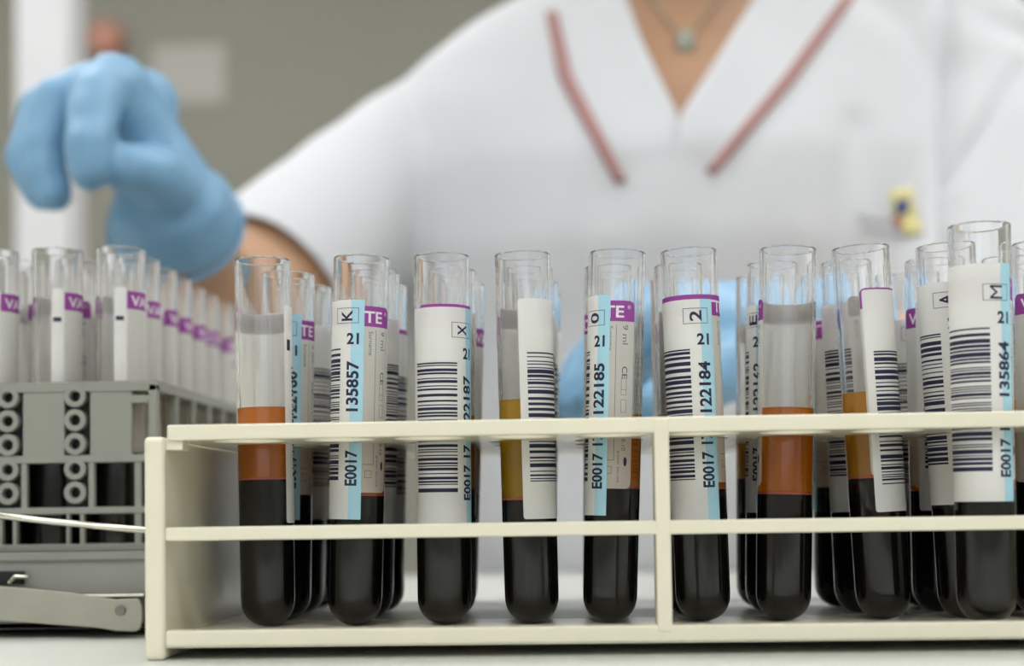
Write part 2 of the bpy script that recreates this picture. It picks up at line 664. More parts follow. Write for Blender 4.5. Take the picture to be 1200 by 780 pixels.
def holed_plate(x0, x1, y0, y1, z0, z1, xs, ys, r, n=32):
    """flat plate with round holes, built cell by cell"""
    bm = bmesh.new()
    gx = [x0] + [(a + b) / 2 for a, b in zip(xs, xs[1:])] + [x1]
    gy = [y0] + [(a + b) / 2 for a, b in zip(ys, ys[1:])] + [y1]
    for i, cx in enumerate(xs):
        for j, cy in enumerate(ys):
            ax, bx, ay, by = gx[i], gx[i + 1], gy[j], gy[j + 1]
            # border loop: n points on rectangle, by angle sector
            q = n // 4
            corners = [(bx, ay), (bx, by), (ax, by), (ax, ay)]
            border = []
            for s in range(4):
                c0, c1 = corners[s], corners[(s + 1) % 4]
                for k in range(q):
                    border.append((c0[0] + (c1[0] - c0[0]) * k / q, c0[1] + (c1[1] - c0[1]) * k / q))
            circ = [(cx + r * math.cos(-PI / 4 + 2 * PI * k / n), cy + r * math.sin(-PI / 4 + 2 * PI * k / n)) for k in range(n)]
            for z in (z0, z1):
                bv = [bm.verts.new((*p, z)) for p in border]
                cv = [bm.verts.new((*p, z)) for p in circ]
                for k in range(n):
                    k2 = (k + 1) % n
                    bm.faces.new((bv[k], bv[k2], cv[k2], cv[k]))
                if z == z0: c0v = cv
            for k in range(n):
                k2 = (k + 1) % n
                bm.faces.new((c0v[k], c0v[k2], cv[k2], cv[k]))
    # outer wall
    bmesh.ops.remove_doubles(bm, verts=bm.verts, dist=.001)
    bm.edges.ensure_lookup_table()
    be = [e for e in bm.edges if len(e.link_faces) == 1]
    lo = [e for e in be if all(abs(v.co.z - z0) < .001 for v in e.verts)]
    vm = {}
    for v in bm.verts:
        vm[(round(v.co.x, 2), round(v.co.y, 2), round(v.co.z, 2))] = v
    for e in lo:
        a, b = e.verts
        a1 = vm[(round(a.co.x, 2), round(a.co.y, 2), round(z1, 2))]
        b1 = vm[(round(b.co.x, 2), round(b.co.y, 2), round(z1, 2))]
        bm.faces.new((a, b, b1, a1))
    return bm


def bevel_mod(o, w, seg=3):
    m = o.modifiers.new('bevel', 'BEVEL')
    m.width = w * MM
    m.segments = seg
    m.limit_method = 'ANGLE'
    m.angle_limit = math.radians(50)


rack = empty('test_tube_rack', ((X_L + X_RO) / 2, DEPTH / 2, 0), label='cream plastic five-row test tube rack holding the sharp front tubes', cat='test tube rack')
rack_o = Vector(((X_L + X_RO) / 2, DEPTH / 2, 0))


def rpart(name, bm, m='cream', par=rack, org=None, bev=0, smooth=False):
    org = rack_o if org is None else org
    bmesh.ops.translate(bm, verts=bm.verts, vec=-org)
    o = link(name, to_mesh(bm, name), par, [m], smooth)
    if bev: bevel_mod(o, bev)
    return o


rpart('top_plate', holed_plate(X_LI + .6, X_R - .6, 0, DEPTH, Z_PLATE0, Z_PLATE1, COLX, ROWY, HOLE_R), bev=.5)
bm = bmesh.new(); box(bm, X_LI - .02, X_R + .02, .5, 51.7, Z_SHELF - 2.3, Z_SHELF, .2)
rpart('base_plate', bm)
bm = bmesh.new(); box(bm, X_LI - .02, X_R + .02, 52.1, DEPTH, Z_SHELF - 2.3, Z_SHELF - .02, .2)
rpart('rear_base_plate', bm, 'white_plastic')
bm = bmesh.new(); box(bm, X_LI - .02, X_R + .02, 0, 5, Z_SHELF - 2.1, Z_SHELF + 2.1, .7)
rpart('base_lip', bm)
bm = bmesh.new(); box(bm, X_LI - .02, X_R + .02, 0.1, 3.6, CAM_H - 7.05, CAM_H - 3.6, .5)
rpart('front_rail', bm)
for xa, xb in ((X_L, X_LI), (X_R, X_RO)):
    bm = bmesh.new(); box(bm, xa, xb, -.6, DEPTH, 0, CAM_H + 19.2, 1.3)
    rpart('side_panel', bm)
for xa, xb in ((X_LI - .1, X_LI + 4.2), (X_R - 4.2, X_R + .1)):
    bm = bmesh.new(); box(bm, xa, xb, 1.2, 8, Z_PLATE0 - 2.4, Z_PLATE0 + .1, .3)
    rpart('plate_cleat', bm)
xd = at(777, 600, 0).x
bm = bmesh.new(); box(bm, xd - 1.9, xd + 1.9, -.2, 9, Z_SHELF + .2, Z_PLATE1 - .3, .6)
rpart('divider', bm)

# ---- tubes in the cream rack
FRONT = [  # col,row, rim px, bottom px, letter, number, uo, ub, zb, zp, plasma
    (0, 1, 307.5, 314.5, 'B', '122186', 27.0, 37.4, 40.7, 59.5, 'plasma_o', 'wide clear window over orange plasma, leftmost in the cream rack'),
    (1, 1, 424, 415.5, 'K', '135857', 1.0, 9.5, 36.0, 56, 'plasma_o', 'printed K and 135857 beside purple band'),
    (2, 1, 519.5, 523, 'X', '122187', 10.6, 22.8, 37.0, 55, 'plasma_o', 'barcode facing front and small boxed X near its right edge'),
    (3, 1, 612, 624, 'P', '122191', 19.4, 34.0, 34.2, 60.4, 'plasma_y', 'yellow plasma beside a slanted barcode strip'),
    (4, 1, 732, 722.5, '0', '122185', -1.6, 5.2, 37.0, 56, 'plasma_o', 'printed 0 and 122185, left of the rack divider'),
    (5, 1, 807, 825, '2', '122184', 5.9, 15.5, 36.2, 57, 'plasma_o', 'printed 2 and 122184, right of the rack divider'),
    (6, 1, 934, 928.5, 'H', '135861', -16.5, -7.4, 34.6, 57.0, 'plasma_o', 'clear window over orange plasma, narrow purple tab at its left edge'),
    (7, 1, 1008, 1037, 'S', '135862', 20.6, 29.0, 38.8, 61.0, 'plasma_a', 'leaning, amber plasma beside a slanted barcode with purple edge'),
    (8, 1, 1107, 1133, 'A', '135863', 4.3, -8.5, 36.0, 56, 'plasma_o', 'boxed A on slanted white label, half hidden by tube M'),
    (9, 1, 1220, 1222, 'N', '135865', 17.0, 22.0, 37.0, 58, 'plasma_a', 'purple edged label, cut off by the right edge of the photo'),
    (8, 0, 1147, 1157, 'M', '135864', 8.7, 11.5, 34.5, 55, 'plasma_o', 'printed M and 135864, standing alone in the foremost row'),
]


def rim_y(px, row):
    D0 = 383 + (row - 1) * ROW
    return 595 - 296 * 383 / D0 - .0145 * (px - 600)


def place(col, row, rpx, bpx):
    Y = ROWY[row]
    D = CAM_D + Y
    rx = at(rpx, rim_y(rpx, row), Y).x
    bx = at(bpx, 595 + 133 * 383 / D - .0145 * (bpx - 600), Y).x
    # keep the tube inside its hole
    zp = (Z_PLATE0 + Z_PLATE1) / 2 - Z_SHELF
    f = zp / LEN
    xp = bx + (rx - bx) * f
    lim = HOLE_R - 7.75
    c = COLX[col]
    over = 0
    if xp > c + lim: over = xp - (c + lim)
    if xp < c - lim: over = xp - (c - lim)
    return Vector((bx - over, Y, Z_SHELF)), Vector((rx - over, Y, Z_SHELF + LEN * .9995))


ADJ = {'X': dict(dzo=-2.4, ps=-1.9), '0': dict(ps=-1.9), '2': dict(dzo=-1.7, ps=-.2, dzb=1.2), 'M': dict(dzo=1.8, ps=-3.0), 'S': dict(dzb=2.1, ps=-3.4),
       'P': dict(dzo=-.6, ps=-1.4), 'A': dict(dzo=1.8, ps=-.5), 'N': dict(dzo=-2), 'B': dict(dzo=-.8)}
for col, row, rpx, bpx, let, num, uo, ub, zb, zp, pm, desc in FRONT:
    b, t = place(col, row, rpx, bpx)
    if let == 'M': b.z += .6; t.z += .6
    if row == 1 and let in 'BKXP02HSAN':
        b.z += .05
    blood_tube('blood_tube', b, t, uo, ub, let, num, zb, zp, pm,
               'open blood tube, ' + desc, 'blood tubes in the cream rack', mark=(let in 'B'),
               over=let != 'H', **ADJ.get(let, {}))

ROW_WORD = {2: 'second', 3: 'third', 4: 'fourth'}
COLWORD = ['leftmost tube with orange plasma window', 'tube marked K', 'tube marked X', 'tube with yellow plasma', 'tube marked 0', 'tube marked 2',
           'tube with purple tab and clear window', 'leaning tube with amber plasma', 'tube marked A', 'tube at the right photo edge']
BACK = {  # (col,row): rim px, bottom px, uo, ub
    (0, 4): (376, 372, 14, 22), (0, 2): (338, 334.5, 4.0, 12.0), (0, 3): (360, 352, 21.0, 30),  # rearmost tube is unseen, added to shade the left side panel
    (1, 2): (438, 431, 22.0, 24.0), (1, 3): (456, 454, 24.0, 26),
    (2, 2): (528, 530, 30, 5), (2, 3): (550, 542, 34, 33),
    (3, 2): (616.5, 624, 26, 30), (3, 3): (629, 628, 25, 36), (3, 4): (642, 634, 24, 36),
    (4, 2): (717, 716, 26, 10), (4, 3): (716, 714, 30, 34),
    (5, 2): (797, 806, 34, 34), (5, 3): (791, 800, 30, 34),
    (6, 2): (917, 914, -1.5, 36), (6, 3): (905, 905, 30, 34),
    (7, 2): (1003, 1020, 10, -4), (7, 3): (992, 996, -7.5, 3),
    (8, 2): (1092, 1100, 16, 20), (8, 3): (1068, 1078, 5, 22),
    (9, 2): (1184, 1190, 26, 18), (9, 3): (1160, 1160, 6, 18),
}
LETT = 'CDEFGJLQRTUVWYZ3456789'
for i, ((col, row), (rpx, bpx, uo, ub)) in enumerate(sorted(BACK.items())):
    b, t = place(col, row, rpx, bpx)
    b.z += .05
    rnd = random.Random(i)
    blood_tube('blood_tube', b, t, uo, ub, LETT[i % 6], '1221%02d' % (60 + i % 6), 34 + rnd.random() * 6, 52 + rnd.random() * 8,
               rnd.choice(('plasma_o', 'plasma_o', 'plasma_a')),
               'blurred blood tube %s behind the %s' % ({2: 'directly', 3: 'two places', 4: 'three places'}[row], COLWORD[col]),
               'blood tubes in the cream rack', **{(1, 2): dict(dzo=-1.6), (1, 3): dict(dzo=-3), (8, 3): dict(dzo=-2, dzb=-2)}.get((col, row), {}))

# ------------------------------------------------------------------ grey rack behind on the left
GY = 78.0                           # front face of the grey rack
gz = lambda y, x=90: at(x, y, GY).z
gx = lambda x, y=550: at(x, y, GY).x
gorg = Vector((gx(60), GY + 100, 0))
tray = empty('metal_tray', (gorg.x, gorg.y, 0), label='low grey metal tray under the grey rack, with flat arm and wire bail', cat='tray')


def tpart(name, bm, m='traymetal', bev=0, smooth=False, par=tray):
    return rpart(name, bm, m, par, gorg, bev, smooth)


GXR, GXL = gx(184), gx(-230)
GD = 215                           # rack depth
z_tray_top = gz(647)
bm = bmesh.new()
box(bm, GXL - 6, GXR + 3, GY - 6, GY - 3.5, 2.2, z_tray_top, .4)
box(bm, GXL - 6, GXR + 3, GY + GD + 2, GY + GD + 4.5, 2.2, z_tray_top, .4)
box(bm, GXL - 6, GXL - 3.5, GY - 6, GY + GD + 4, 2.2, z_tray_top, .4)
box(bm, GXR + .5, GXR + 3, GY - 6, GY + GD + 4, 2.2, z_tray_top, .4)
box(bm, GXL - 6, GXR + 3, GY - 6, GY + GD + 4, 2.2, 4.5, .4)
tpart('tray_body', bm)
bm = bmesh.new()
box(bm, GXL - 7, GXR + 4, GY - 7.5, GY - 5.5, z_tray_top - 2.2, z_tray_top + .4, .5)
tpart('rim_strip', bm)
bm = bmesh.new()
for x in (GXL + 15, GXR - 18):
    for y in (GY + 10, GY + GD - 20):
        box(bm, x, x + 14, y, y + 14, 0, 2.4, .5)
tpart('foot', bm, 'black')
# black latch slot with small steel hook
bm = bmesh.new()
box(bm, gx(-40), gx(38), GY - 7.6, GY - 5.8, at(20, 683, GY).z, at(20, 668, GY).z, .4)
tpart('latch_slot', bm, 'black')
bm = bmesh.new()
tube_path(bm, [at(34, 676, GY - 9), at(18, 675, GY - 9), at(10, 683, GY - 9.5)], [.6, .8, .6], 10)
tpart('latch_hook', bm, 'steel_rod', smooth=True)
# flat arm
bm = bmesh.new()
AY = 62
front = []
top = [(-40, 686), (0, 687), (40, 690), (80, 694), (110, 699), (135, 702), (160, 701)]
bot = [(-40, 722), (0, 727), (40, 730), (80, 733), (110, 735), (135, 739), (158, 740)]
endc = [(164, 704), (166, 712), (166, 728), (163, 737)]
outl = top + endc + bot[::-1]
vs0 = [bm.verts.new(at(x, y, AY)) for x, y in outl]
f = bm.faces.new(vs0)
ex = bmesh.ops.extrude_face_region(bm, geom=[f])
bmesh.ops.translate(bm, verts=[v for v in ex['geom'] if isinstance(v, bmesh.types.BMVert)], vec=(0, 1.6, 0))
o = tpart('handle_arm', bm, 'steel')
bevel_mod(o, .3)
bm = bmesh.new()
bmesh.ops.create_cone(bm, cap_ends=True, segments=24, radius1=1.5, radius2=1.5, depth=1.0, matrix=Matrix.Translation(at(141, 715, AY - .4)) @ Matrix.Rotation(PI / 2, 4, 'X'))
rv = tpart('hole_disc', bm, 'grey_ink')  # dull disc standing in for the hole in the arm
# polished strip standing in for a white highlight above the arm
bm = bmesh.new()
a0, a1 = at(85, 697, AY + 3), at(170, 697, AY + 3)
box(bm, a0.x, a1.x, AY + 1.6, GY - 5, a0.z - .6, a0.z + .3, .2)
tpart('highlight_strip', bm, 'steel_rod')
# wire bail
bm = bmesh.new()
p0, p1, p2 = at(-60, 597, 58), at(60, 611, 62), at(190, 623, 66)
tube_path(bm, [p0, p1, p2, p2 + Vector((4, 6, -1)), p2 + Vector((5, 14, -8)), Vector((GXR + 4.2, GY + 6, z_tray_top - 5))], .95, 12)
tpart('wire_bail', bm, 'steel_rod', smooth=True)

grack = empty('test_tube_rack', (gorg.x, gorg.y, 4.5), label='grey plastic tall tube rack with ring chains, behind left', cat='test tube rack')
gorg2 = Vector((gorg.x, gorg.y, 4.5))


def gpart(name, bm, m='rackgrey', bev=.3, smooth=False):
    return rpart(name, bm, m, grack, gorg2, bev, smooth)


GP = 20.0                          # pitch
tx0 = at(139, 420, 90).x
GCX = [tx0 - GP * k for k in range(7)][::-1]
GRY = [90 + GP * k for k in range(10)]
GZT = gz(447)
gpart('top_plate', holed_plate(GXL, GXR, GY, GY + GD, GZT - 3, GZT, GCX, GRY, 8.6, 24), bev=0)
for yy0, yy1 in ((533, 542), (594, 602), (637, 646)):
    bm = bmesh.new()
    z1, z0 = gz(yy0), gz(yy1)
    box(bm, GXL, GXR, GY, GY + 3, z0, z1)
    gpart('cross_rail', bm)
    bm = bmesh.new()
    box(bm, GXR - 3, GXR, GY + 3, GY + GD, z0, z1)
    gpart('side_rail', bm)
    bm = bmesh.new()
    box(bm, GXL, GXR, GY + GD - 3, GY + GD, z0, z1)
    gpart('rear_rail', bm)
PB = 81 * (GY + CAM_D) / FPX       # bay pitch in mm (81 px)
# flat panels
for k in range(4):
    xa, xb = gx(105) - PB * k, gx(154) - PB * k
    bm = bmesh.new()
    box(bm, xa, xb, GY + .4, GY + 2.6, gz(536), GZT - 1)
    gpart('front_panel', bm)
    # thin posts of the lower bays
    bm = bmesh.new()
    box(bm, gx(103) - PB * k, gx(110) - PB * k, GY + .3, GY + 2.5, gz(597), gz(540))
    box(bm, gx(77) - PB * k, gx(81) - PB * k, GY + .3, GY + 2.5, gz(640), gz(598))
    box(bm, gx(93) - PB * k, gx(98) - PB * k, GY + .3, GY + 2.5, gz(640), gz(598))
    gpart('post', bm)
# ring chains
for k in range(4):
    cx = gx(88) - PB * k
    bm = bmesh.new()
    for yy in (464, 492, 520, 549, 577):
        c = Vector((cx, GY + 1, gz(yy)))
        n = 28
        ro, ri = 13.2 * .26, 6.6 * .26
        rings = []
        for (r, y) in ((ro, -1.4), (ri, -1.4), (ri, 1.6), (ro, 1.6)):
            rings.append([bm.verts.new((c.x + r * math.cos(2 * PI * q / n), c.y + y, c.z + r * math.sin(2 * PI * q / n))) for q in range(n)])
        for a in range(4):
            for q in range(n):
                bm.faces.new((rings[a][q], rings[a][(q + 1) % n], rings[(a + 1) % 4][(q + 1) % n], rings[(a + 1) % 4][q]))
    gpart('ring_chain', bm, bev=.25)
    bm = bmesh.new()
    box(bm, cx - 4, cx + 4, GY + 3.2, GY + 4.4, gz(597), GZT - 2)
    gpart('backing_strip', bm, 'black')
# corner post and the small rail beside it
bm = bmesh.new()
box(bm, gx(174), GXR, GY, GY + 3.2, 4.6, GZT - 1)
box(bm, gx(157), gx(165), GY + .3, GY + 2.5, gz(640), gz(538))
box(bm, gx(153), gx(175), GY + .3, GY + 2.5, gz(473), gz(464))
gpart('corner_post', bm)
for k in range(10):
    bm = bmesh.new()
    y = GY + 3.2 + (GD - 6.4) * (k + 1) / 10
    box(bm, GXR - 2.6, GXR - .2, y - 1.6, y + 1.6, 4.6, GZT - 1)
    gpart('side_post', bm)
bm = bmesh.new()
box(bm, GXL, GXL + 2.5, GY, GY + GD, 4.6, GZT - 1)
gpart('end_panel', bm)

# tubes of the grey rack
G_Z0 = CAM_H + 84.0 - LEN
bm = bmesh.new()
box(bm, GXL + 3, GXR - 3, GY + 4, GY + GD - 4, G_Z0 - 2.5, G_Z0 - .05, .2)
gpart('inner_shelf', bm, bev=0)
bm = bmesh.new()
ORD = ['front', 'second', 'third', 'fourth', 'fifth', 'sixth', 'seventh', 'eighth', 'ninth', 'tenth']
for ci, nm, rows in ((6, 'right-hand column', 10), (5, 'middle column', 6), (4, 'left column', 6)):
    for rj in range(rows):
        rnd = random.Random(100 * ci + rj)
        x, y = GCX[ci], GRY[rj]
        lean = rnd.uniform(-.8, .8)
        lab = 'white labelled blood tube in grey rack, %s, %s from the front' % (nm, ORD[rj] if rj else 'nearest one')
        lab = lab.replace('nearest one from the front', 'nearest the camera')
        uo = (14.5 if rj == 0 else rnd.choice((14.5, 12, 20, -4, 17)))
        ub = (31.0 if rj == 0 else rnd.choice((31, 4, 33, 24)))
        r_ = blood_tube('blood_tube', (x, y, G_Z0), (x + lean, y, G_Z0 + LEN), uo, ub, 'R' if rj % 2 else 'T', '122150' if rj % 2 else '135830', 38, 57.5, 'plasma_a', lab,
                        'blood tubes in the grey rack', over=False)
        if rj == 0 or rnd.random() < .6:
            # narrow blank strip label with a black mark
            if 'strip' not in _over:
                a = Art(['white_paper', 'navy'])
                a.round_rect(-3.8, 0, 34, 88.0, 'white_paper', 1, .8, ('tl', 'tr'))
                a.rect(-3.3, -.9, 77.6, 79.0, 'navy', 2)
                _over['strip'] = a.build('strip_label')
            s = link('strip_label', _over['strip'], r_)
            s.rotation_euler.z = ((2.0 if rj == 0 else rnd.uniform(-3, 6)) + facing(x, y)) / 7.6

# ------------------------------------------------------------------ bench
bench = empty('lab_bench', (100, 0, -750), label='pale grey laminate lab bench under both racks', cat='bench')
borg = Vector((100, 0, -750))
bm = bmesh.new(); box(bm, -1300, 1300, -520, 432, -30, 0, 1.5)
rpart('worktop', bm, 'bench', bench, borg)
for x in (-1270, 1230):
    bm = bmesh.new(); box(bm, x, x + 40, -480, 400, -750, -30, 2)
    rpart('side_support', bm, 'bench', bench, borg)

# ------------------------------------------------------------------ person
PD = 548                            # torso centre plane (mm behind the rack front)
pc = at(800, 300, PD)
PX = pc.x
person = empty('person', (PX, PD, -750 + 10), label='person in white v-neck tunic and blue gloves reaching over the racks', cat='person')
porg = Vector((PX, PD, -740))


def ppart(name, bm, m, par=person, smooth=True):
    bmesh.ops.translate(bm, verts=bm.verts, vec=-porg)
    return link(name, to_mesh(bm, name), par, [m] if isinstance(m, str) else m, smooth)


C = CAM_H
RS = Vector((PX - 166, PD + 5, C + 234))       # image-left shoulder
LS = Vector((PX + 182, PD - 2, C + 268))
RE = at(250, 405, 400)
RW = at(210, 262, 295)
LE = at(1150, 470, 430)
LW = at(925, 418, 262)

# body: torso, neck, arms, hips, legs, head -> one skin
bm = bmesh.new()
loft(bm, [(C - 140, 130, 92, 6), (C - 40, 128, 88, 4), (C + 60, 142, 92, 0), (C + 150, 158, 98, -4), (C + 215, 168, 92, 0), (C + 250, 160, 78, 4), (C + 282, 120, 62, 10), (C + 305, 76, 56, 14), (C + 325, 58, 54, 16)], PX, PD)
capsule(bm, (PX, PD + 18, C + 290), (PX, PD + 6, C + 430), 58, 54, 24)
capsule(bm, RS, RE, 45, 49); capsule(bm, RE, RW, 44, 19)
capsule(bm, LS, LE, 46, 38); capsule(bm, LE, LW, 38, 26)
ellipsoid(bm, (PX - 60, PD - 48, C + 140), (62, 46, 58)); ellipsoid(bm, (PX + 60, PD - 48, C + 140), (62, 46, 58))
# collar bones
capsule(bm, (PX - 20, PD - 44, C + 278), (PX - 130, PD - 20, C + 292), 9, 9); capsule(bm, (PX + 20, PD - 44, C + 278), (PX + 130, PD - 20, C + 292), 9, 9)
# pelvis, legs (seated)
ellipsoid(bm, (PX, PD + 10, C - 190), (165, 120, 105))
for s in (-1, 1):
    kn = Vector((PX + s * 110, PD - 210 + 60, C - 265))
    capsule(bm, (PX + s * 80, PD, C - 215), kn + Vector((0, -150, 0)), 78, 56)
    capsule(bm, kn + Vector((0, -150, 0)), (PX + s * 110, PD - 280, -680), 54, 36)
    capsule(bm, (PX + s * 110, PD - 270, -706), (PX + s * 115, PD - 420, -718), 34, 28)
# head
hc = Vector((PX, PD - 8, C + 505))
ellipsoid(bm, hc + Vector((0, 14, 18)), (76, 92, 92))
ellipsoid(bm, hc + Vector((0, -22, -48)), (56, 62, 62))
ellipsoid(bm, hc + Vector((0, -88, -28)), (12, 16, 22))
capsule(bm, hc + Vector((0, -78, 6)), hc + Vector((0, -94, -32)), 8, 11)
for s in (-1, 1):
    ellipsoid(bm, hc + Vector((s * 76, 14, -14)), (8, 18, 32))
    ellipsoid(bm, hc + Vector((s * 34, -66, -26)), (24, 18, 20))
body = remesh(bm, 6, 5)
bmt = body
ppart('body', bmt, 'skin')
# face pieces
for s in (-1, 1):
    bm = bmesh.new(); ellipsoid(bm, hc + Vector((s * 30, -70, 2)), (13, 10, 10)); e_ = ppart('eye', bm, 'eye')
    bm = bmesh.new(); ellipsoid(bm, hc + Vector((s * 30, -77.5, 0)), (5.5, 4, 5.5)); ppart('iris', bm, 'iris', par=e_)
bm = bmesh.new(); ellipsoid(bm, hc + Vector((0, -80, -66)), (24, 9, 6)); ellipsoid(bm, hc + Vector((0, -80, -73)), (19, 9, 6)); ppart('mouth', bm, 'lip')
bm = bmesh.new()
ellipsoid(bm, hc + Vector((0, 26, 34)), (84, 96, 90)); ellipsoid(bm, hc + Vector((0, 96, 0)), (44, 44, 50))
hb = remesh(bm, 5, 4)
bmesh.ops.delete(hb, geom=[v for v in hb.verts if v.co.y < hc.y - 46 and v.co.z < hc.z + 62], context='VERTS')
ppart('hair', hb, 'hair')

# tunic
bm = bmesh.new()
loft(bm, [(C - 215, 176, 130, 5), (C - 130, 168, 122, 5), (C - 40, 164, 114, 2), (C + 60, 170, 112, -2), (C + 150, 182, 116, -6), (C + 205, 192, 108, -2), (C + 248, 192, 92, 2), (C + 280, 176, 78, 4),
          (C + 304, 142, 70, 8), (C + 321, 110, 66, 10), (C + 334, 84, 64, 12), (C + 345, 70, 62, 14)], PX, PD)
ellipsoid(bm, (PX - 62, PD - 62, C + 135), (80, 54, 78)); ellipsoid(bm, (PX + 62, PD - 62, C + 135), (80, 54, 78))
hem = RS.lerp(RE, .78)
tube_path(bm, [RS + Vector((40, 0, 26)), RS.lerp(RE, .1), RS.lerp(RE, .4), hem + (RE - RS).normalized() * 12], [42, 50, 49, 53], 32)
hemL = LS.lerp(LE, .97)
tube_path(bm, [LS + Vector((-35, 0, 14)), LS.lerp(LE, .12), LS.lerp(LE, .34), hemL], [46, 54, 60, 64], 32)
capsule(bm, (PX + 50, PD + 8, C + 300), (PX + 186, PD, C + 286), 44, 44)
tun = remesh(bm, 5, 12)
# soft fabric folds
from mathutils import noise as mn
for v in tun.verts:
    q = v.co
    k = mn.noise(Vector((q.x * .011 + 3, q.y * .012, q.z * .005))) * 7 + mn.noise(Vector((q.x * .035, q.y * .03, q.z * .012 + 9))) * 2.5
    n_ = Vector((q.x - PX, (q.y - PD) * 1.2, 0))
    if n_.length > 1: v.co += n_.normalized() * k


def seg_d(x, y, a, b):
    vx, vy = b[0] - a[0], b[1] - a[1]
    t = max(0, min(1, ((x - a[0]) * vx + (y - a[1]) * vy) / (vx * vx + vy * vy)))
    return math.hypot(x - a[0] - vx * t, y - a[1] - vy * t)


for v in tun.verts:                 # deep creases where the sleeve meets the chest
    if v.co.y > PD or v.co.x < PX: continue
    x, y = proj(v.co)
    dd = 9 * math.exp(-(min(seg_d(x, y, (1106, -40), (1109, 150)), seg_d(x, y, (1109, 150), (1112, 420))) / 9) ** 2)
    dd += 6 * math.exp(-(seg_d(x, y, (1196, 80), (1118, 210)) / 9) ** 2)
    dd += 4 * math.exp(-(seg_d(x, y, (1000, 150), (960, 330)) / 16) ** 2)
    v.co.y += dd
bvh = BVHTree.FromBMesh(tun)
Vcut = [(680, -120), (722, 0), (788, 146), (800, 146), (898, 0), (950, -120)]


def inpoly(x, y, P):
    c = False
    j = len(P) - 1
    for i in range(len(P)):
        xi, yi = P[i]; xj, yj = P[j]
        if (yi > y) != (yj > y) and x < (xj - xi) * (y - yi) / (yj - yi) + xi: c = not c
        j = i
    return c


dl = []
for f in tun.faces:
    c = f.calc_center_median()
    if c.y < PD + 20 and inpoly(*proj(c), Vcut): dl.append(f)
    elif c.z > C + 318 and math.hypot(c.x - PX, (c.y - PD - 12)) < 66: dl.append(f)
bmesh.ops.delete(tun, geom=dl, context='FACES')
hd = (RE - RS).normalized()
fs = [f for f in tun.faces if abs((f.calc_center_median() - hem).dot(hd)) < 70 and f.calc_center_median().x < PX - 150 and ((f.calc_center_median() - hem) - hd * (f.calc_center_median() - hem).dot(hd)).length < 75]
gg = set(fs)
for f in fs: gg.update(f.edges); gg.update(f.verts)
bmesh.ops.bisect_plane(tun, geom=list(gg), plane_co=hem, plane_no=hd, clear_outer=True, dist=1e-4)
tunic = ppart('tunic', tun, 'cloth')
tunic.modifiers.new('t', 'SOLIDIFY').thickness = -.0012


def hit(px, py, off):
    d = (at(px, py, 500) - CAM).normalized()
    h = bvh.ray_cast(CAM, d)
    if h[0] is None: return None
    n = h[1] if h[1].dot(d) < 0 else -h[1]
    return h[0] + n * off


def strip(L, Rr, n, w, off, thick, sink=0):
    """fabric band between two pixel polylines laid on the chest, real 3D sheet with thickness"""
    def samp(P, t):
        seg = [math.dist(P[i], P[i + 1]) for i in range(len(P) - 1)]
        s = t * sum(seg)
        for i, l in enumerate(seg):
            if s <= l or i == len(seg) - 1:
                k = s / l
                return (P[i][0] + (P[i + 1][0] - P[i][0]) * k, P[i][1] + (P[i + 1][1] - P[i][1]) * k)
            s -= l
    bm = bmesh.new()
    g = []
    last = None
    for i in range(n + 1):
        a, b = samp(L, i / n), samp(Rr, i / n)
        row = []
        o_ = off - sink * max(0, (i / n - .72) / .28) if sink else off
        for j in range(w + 1):
            p = hit(a[0] + (b[0] - a[0]) * j / w, a[1] + (b[1] - a[1]) * j / w, o_)
            if p is None or p.y > PD + 60: p = at(a[0] + (b[0] - a[0]) * j / w, a[1] + (b[1] - a[1]) * j / w, last.y if last else PD - 60)
            last = p
            row.append(bm.verts.new(p))
        g.append(row)
    fs = []
    for i in range(n):
        for j in range(w): fs.append(bm.faces.new((g[i][j], g[i][j + 1], g[i + 1][j + 1], g[i + 1][j])))
    bmesh.ops.recalc_face_normals(bm, faces=fs)
    bmesh.ops.smooth_vert(bm, verts=[v for v in bm.verts if not v.is_boundary], factor=.5)
    bmesh.ops.solidify(bm, geom=bm.faces[:], thickness=thick)
    return bm


inL, outL = [(733, -4), (752, 50), (795, 138), (790, 235)], [(640, -4), (660, 95), (728, 216), (766, 236)]
inR, outR = [(886, -4), (850, 55), (797, 138), (782, 235)], [(1003, -4), (925, 100), (832, 206), (805, 236)]
ppart('collar', strip(inL, outL, 24, 8, 1.2, 1.0, 3.5), 'cloth')
ppart('collar', strip(inR, outR, 24, 8, 1.7, 1.0, 4.0), 'cloth')
ppart('piping', strip([(640, 18), (655, 95), (722, 218)], [(654, 18), (671, 92), (735, 214)], 20, 2, 2.6, .8), 'piping')
ppart('piping', strip([(1004, -4), (927, 103), (836, 208)], [(989, -4), (914, 97), (826, 202)], 20, 2, 2.6, .8), 'piping')
# print on the chest: small coloured emblem beside faint grey lettering
ppart('emblem', strip([(1040, 226), (1046, 258)], [(1070, 222), (1076, 256)], 4, 4, 2.2, .5), 'em_y', par=tunic)
ppart('emblem', strip([(1052, 254), (1060, 278)], [(1080, 258), (1082, 276)], 4, 4, 2.4, .5), 'em_y', par=tunic)
ppart('emblem', strip([(1042, 256), (1048, 270)], [(1060, 262), (1062, 268)], 3, 3, 3.0, .5), 'em_r', par=tunic)
ppart('emblem', strip([(1046, 238), (1050, 256)], [(1068, 236), (1066, 254)], 4, 4, 3.4, .5), 'em_b', par=tunic)
for (xa, ya, xb, yb) in ((1002, 252, 1040, 258), (1008, 266, 1066, 276)):
    ppart('emblem_lettering', strip([(xa, ya - 1), (xa, ya + 5)], [(xb, yb - 1), (xb, yb + 5)], 2, 6, 2.2, .4), 'em_g', par=tunic)
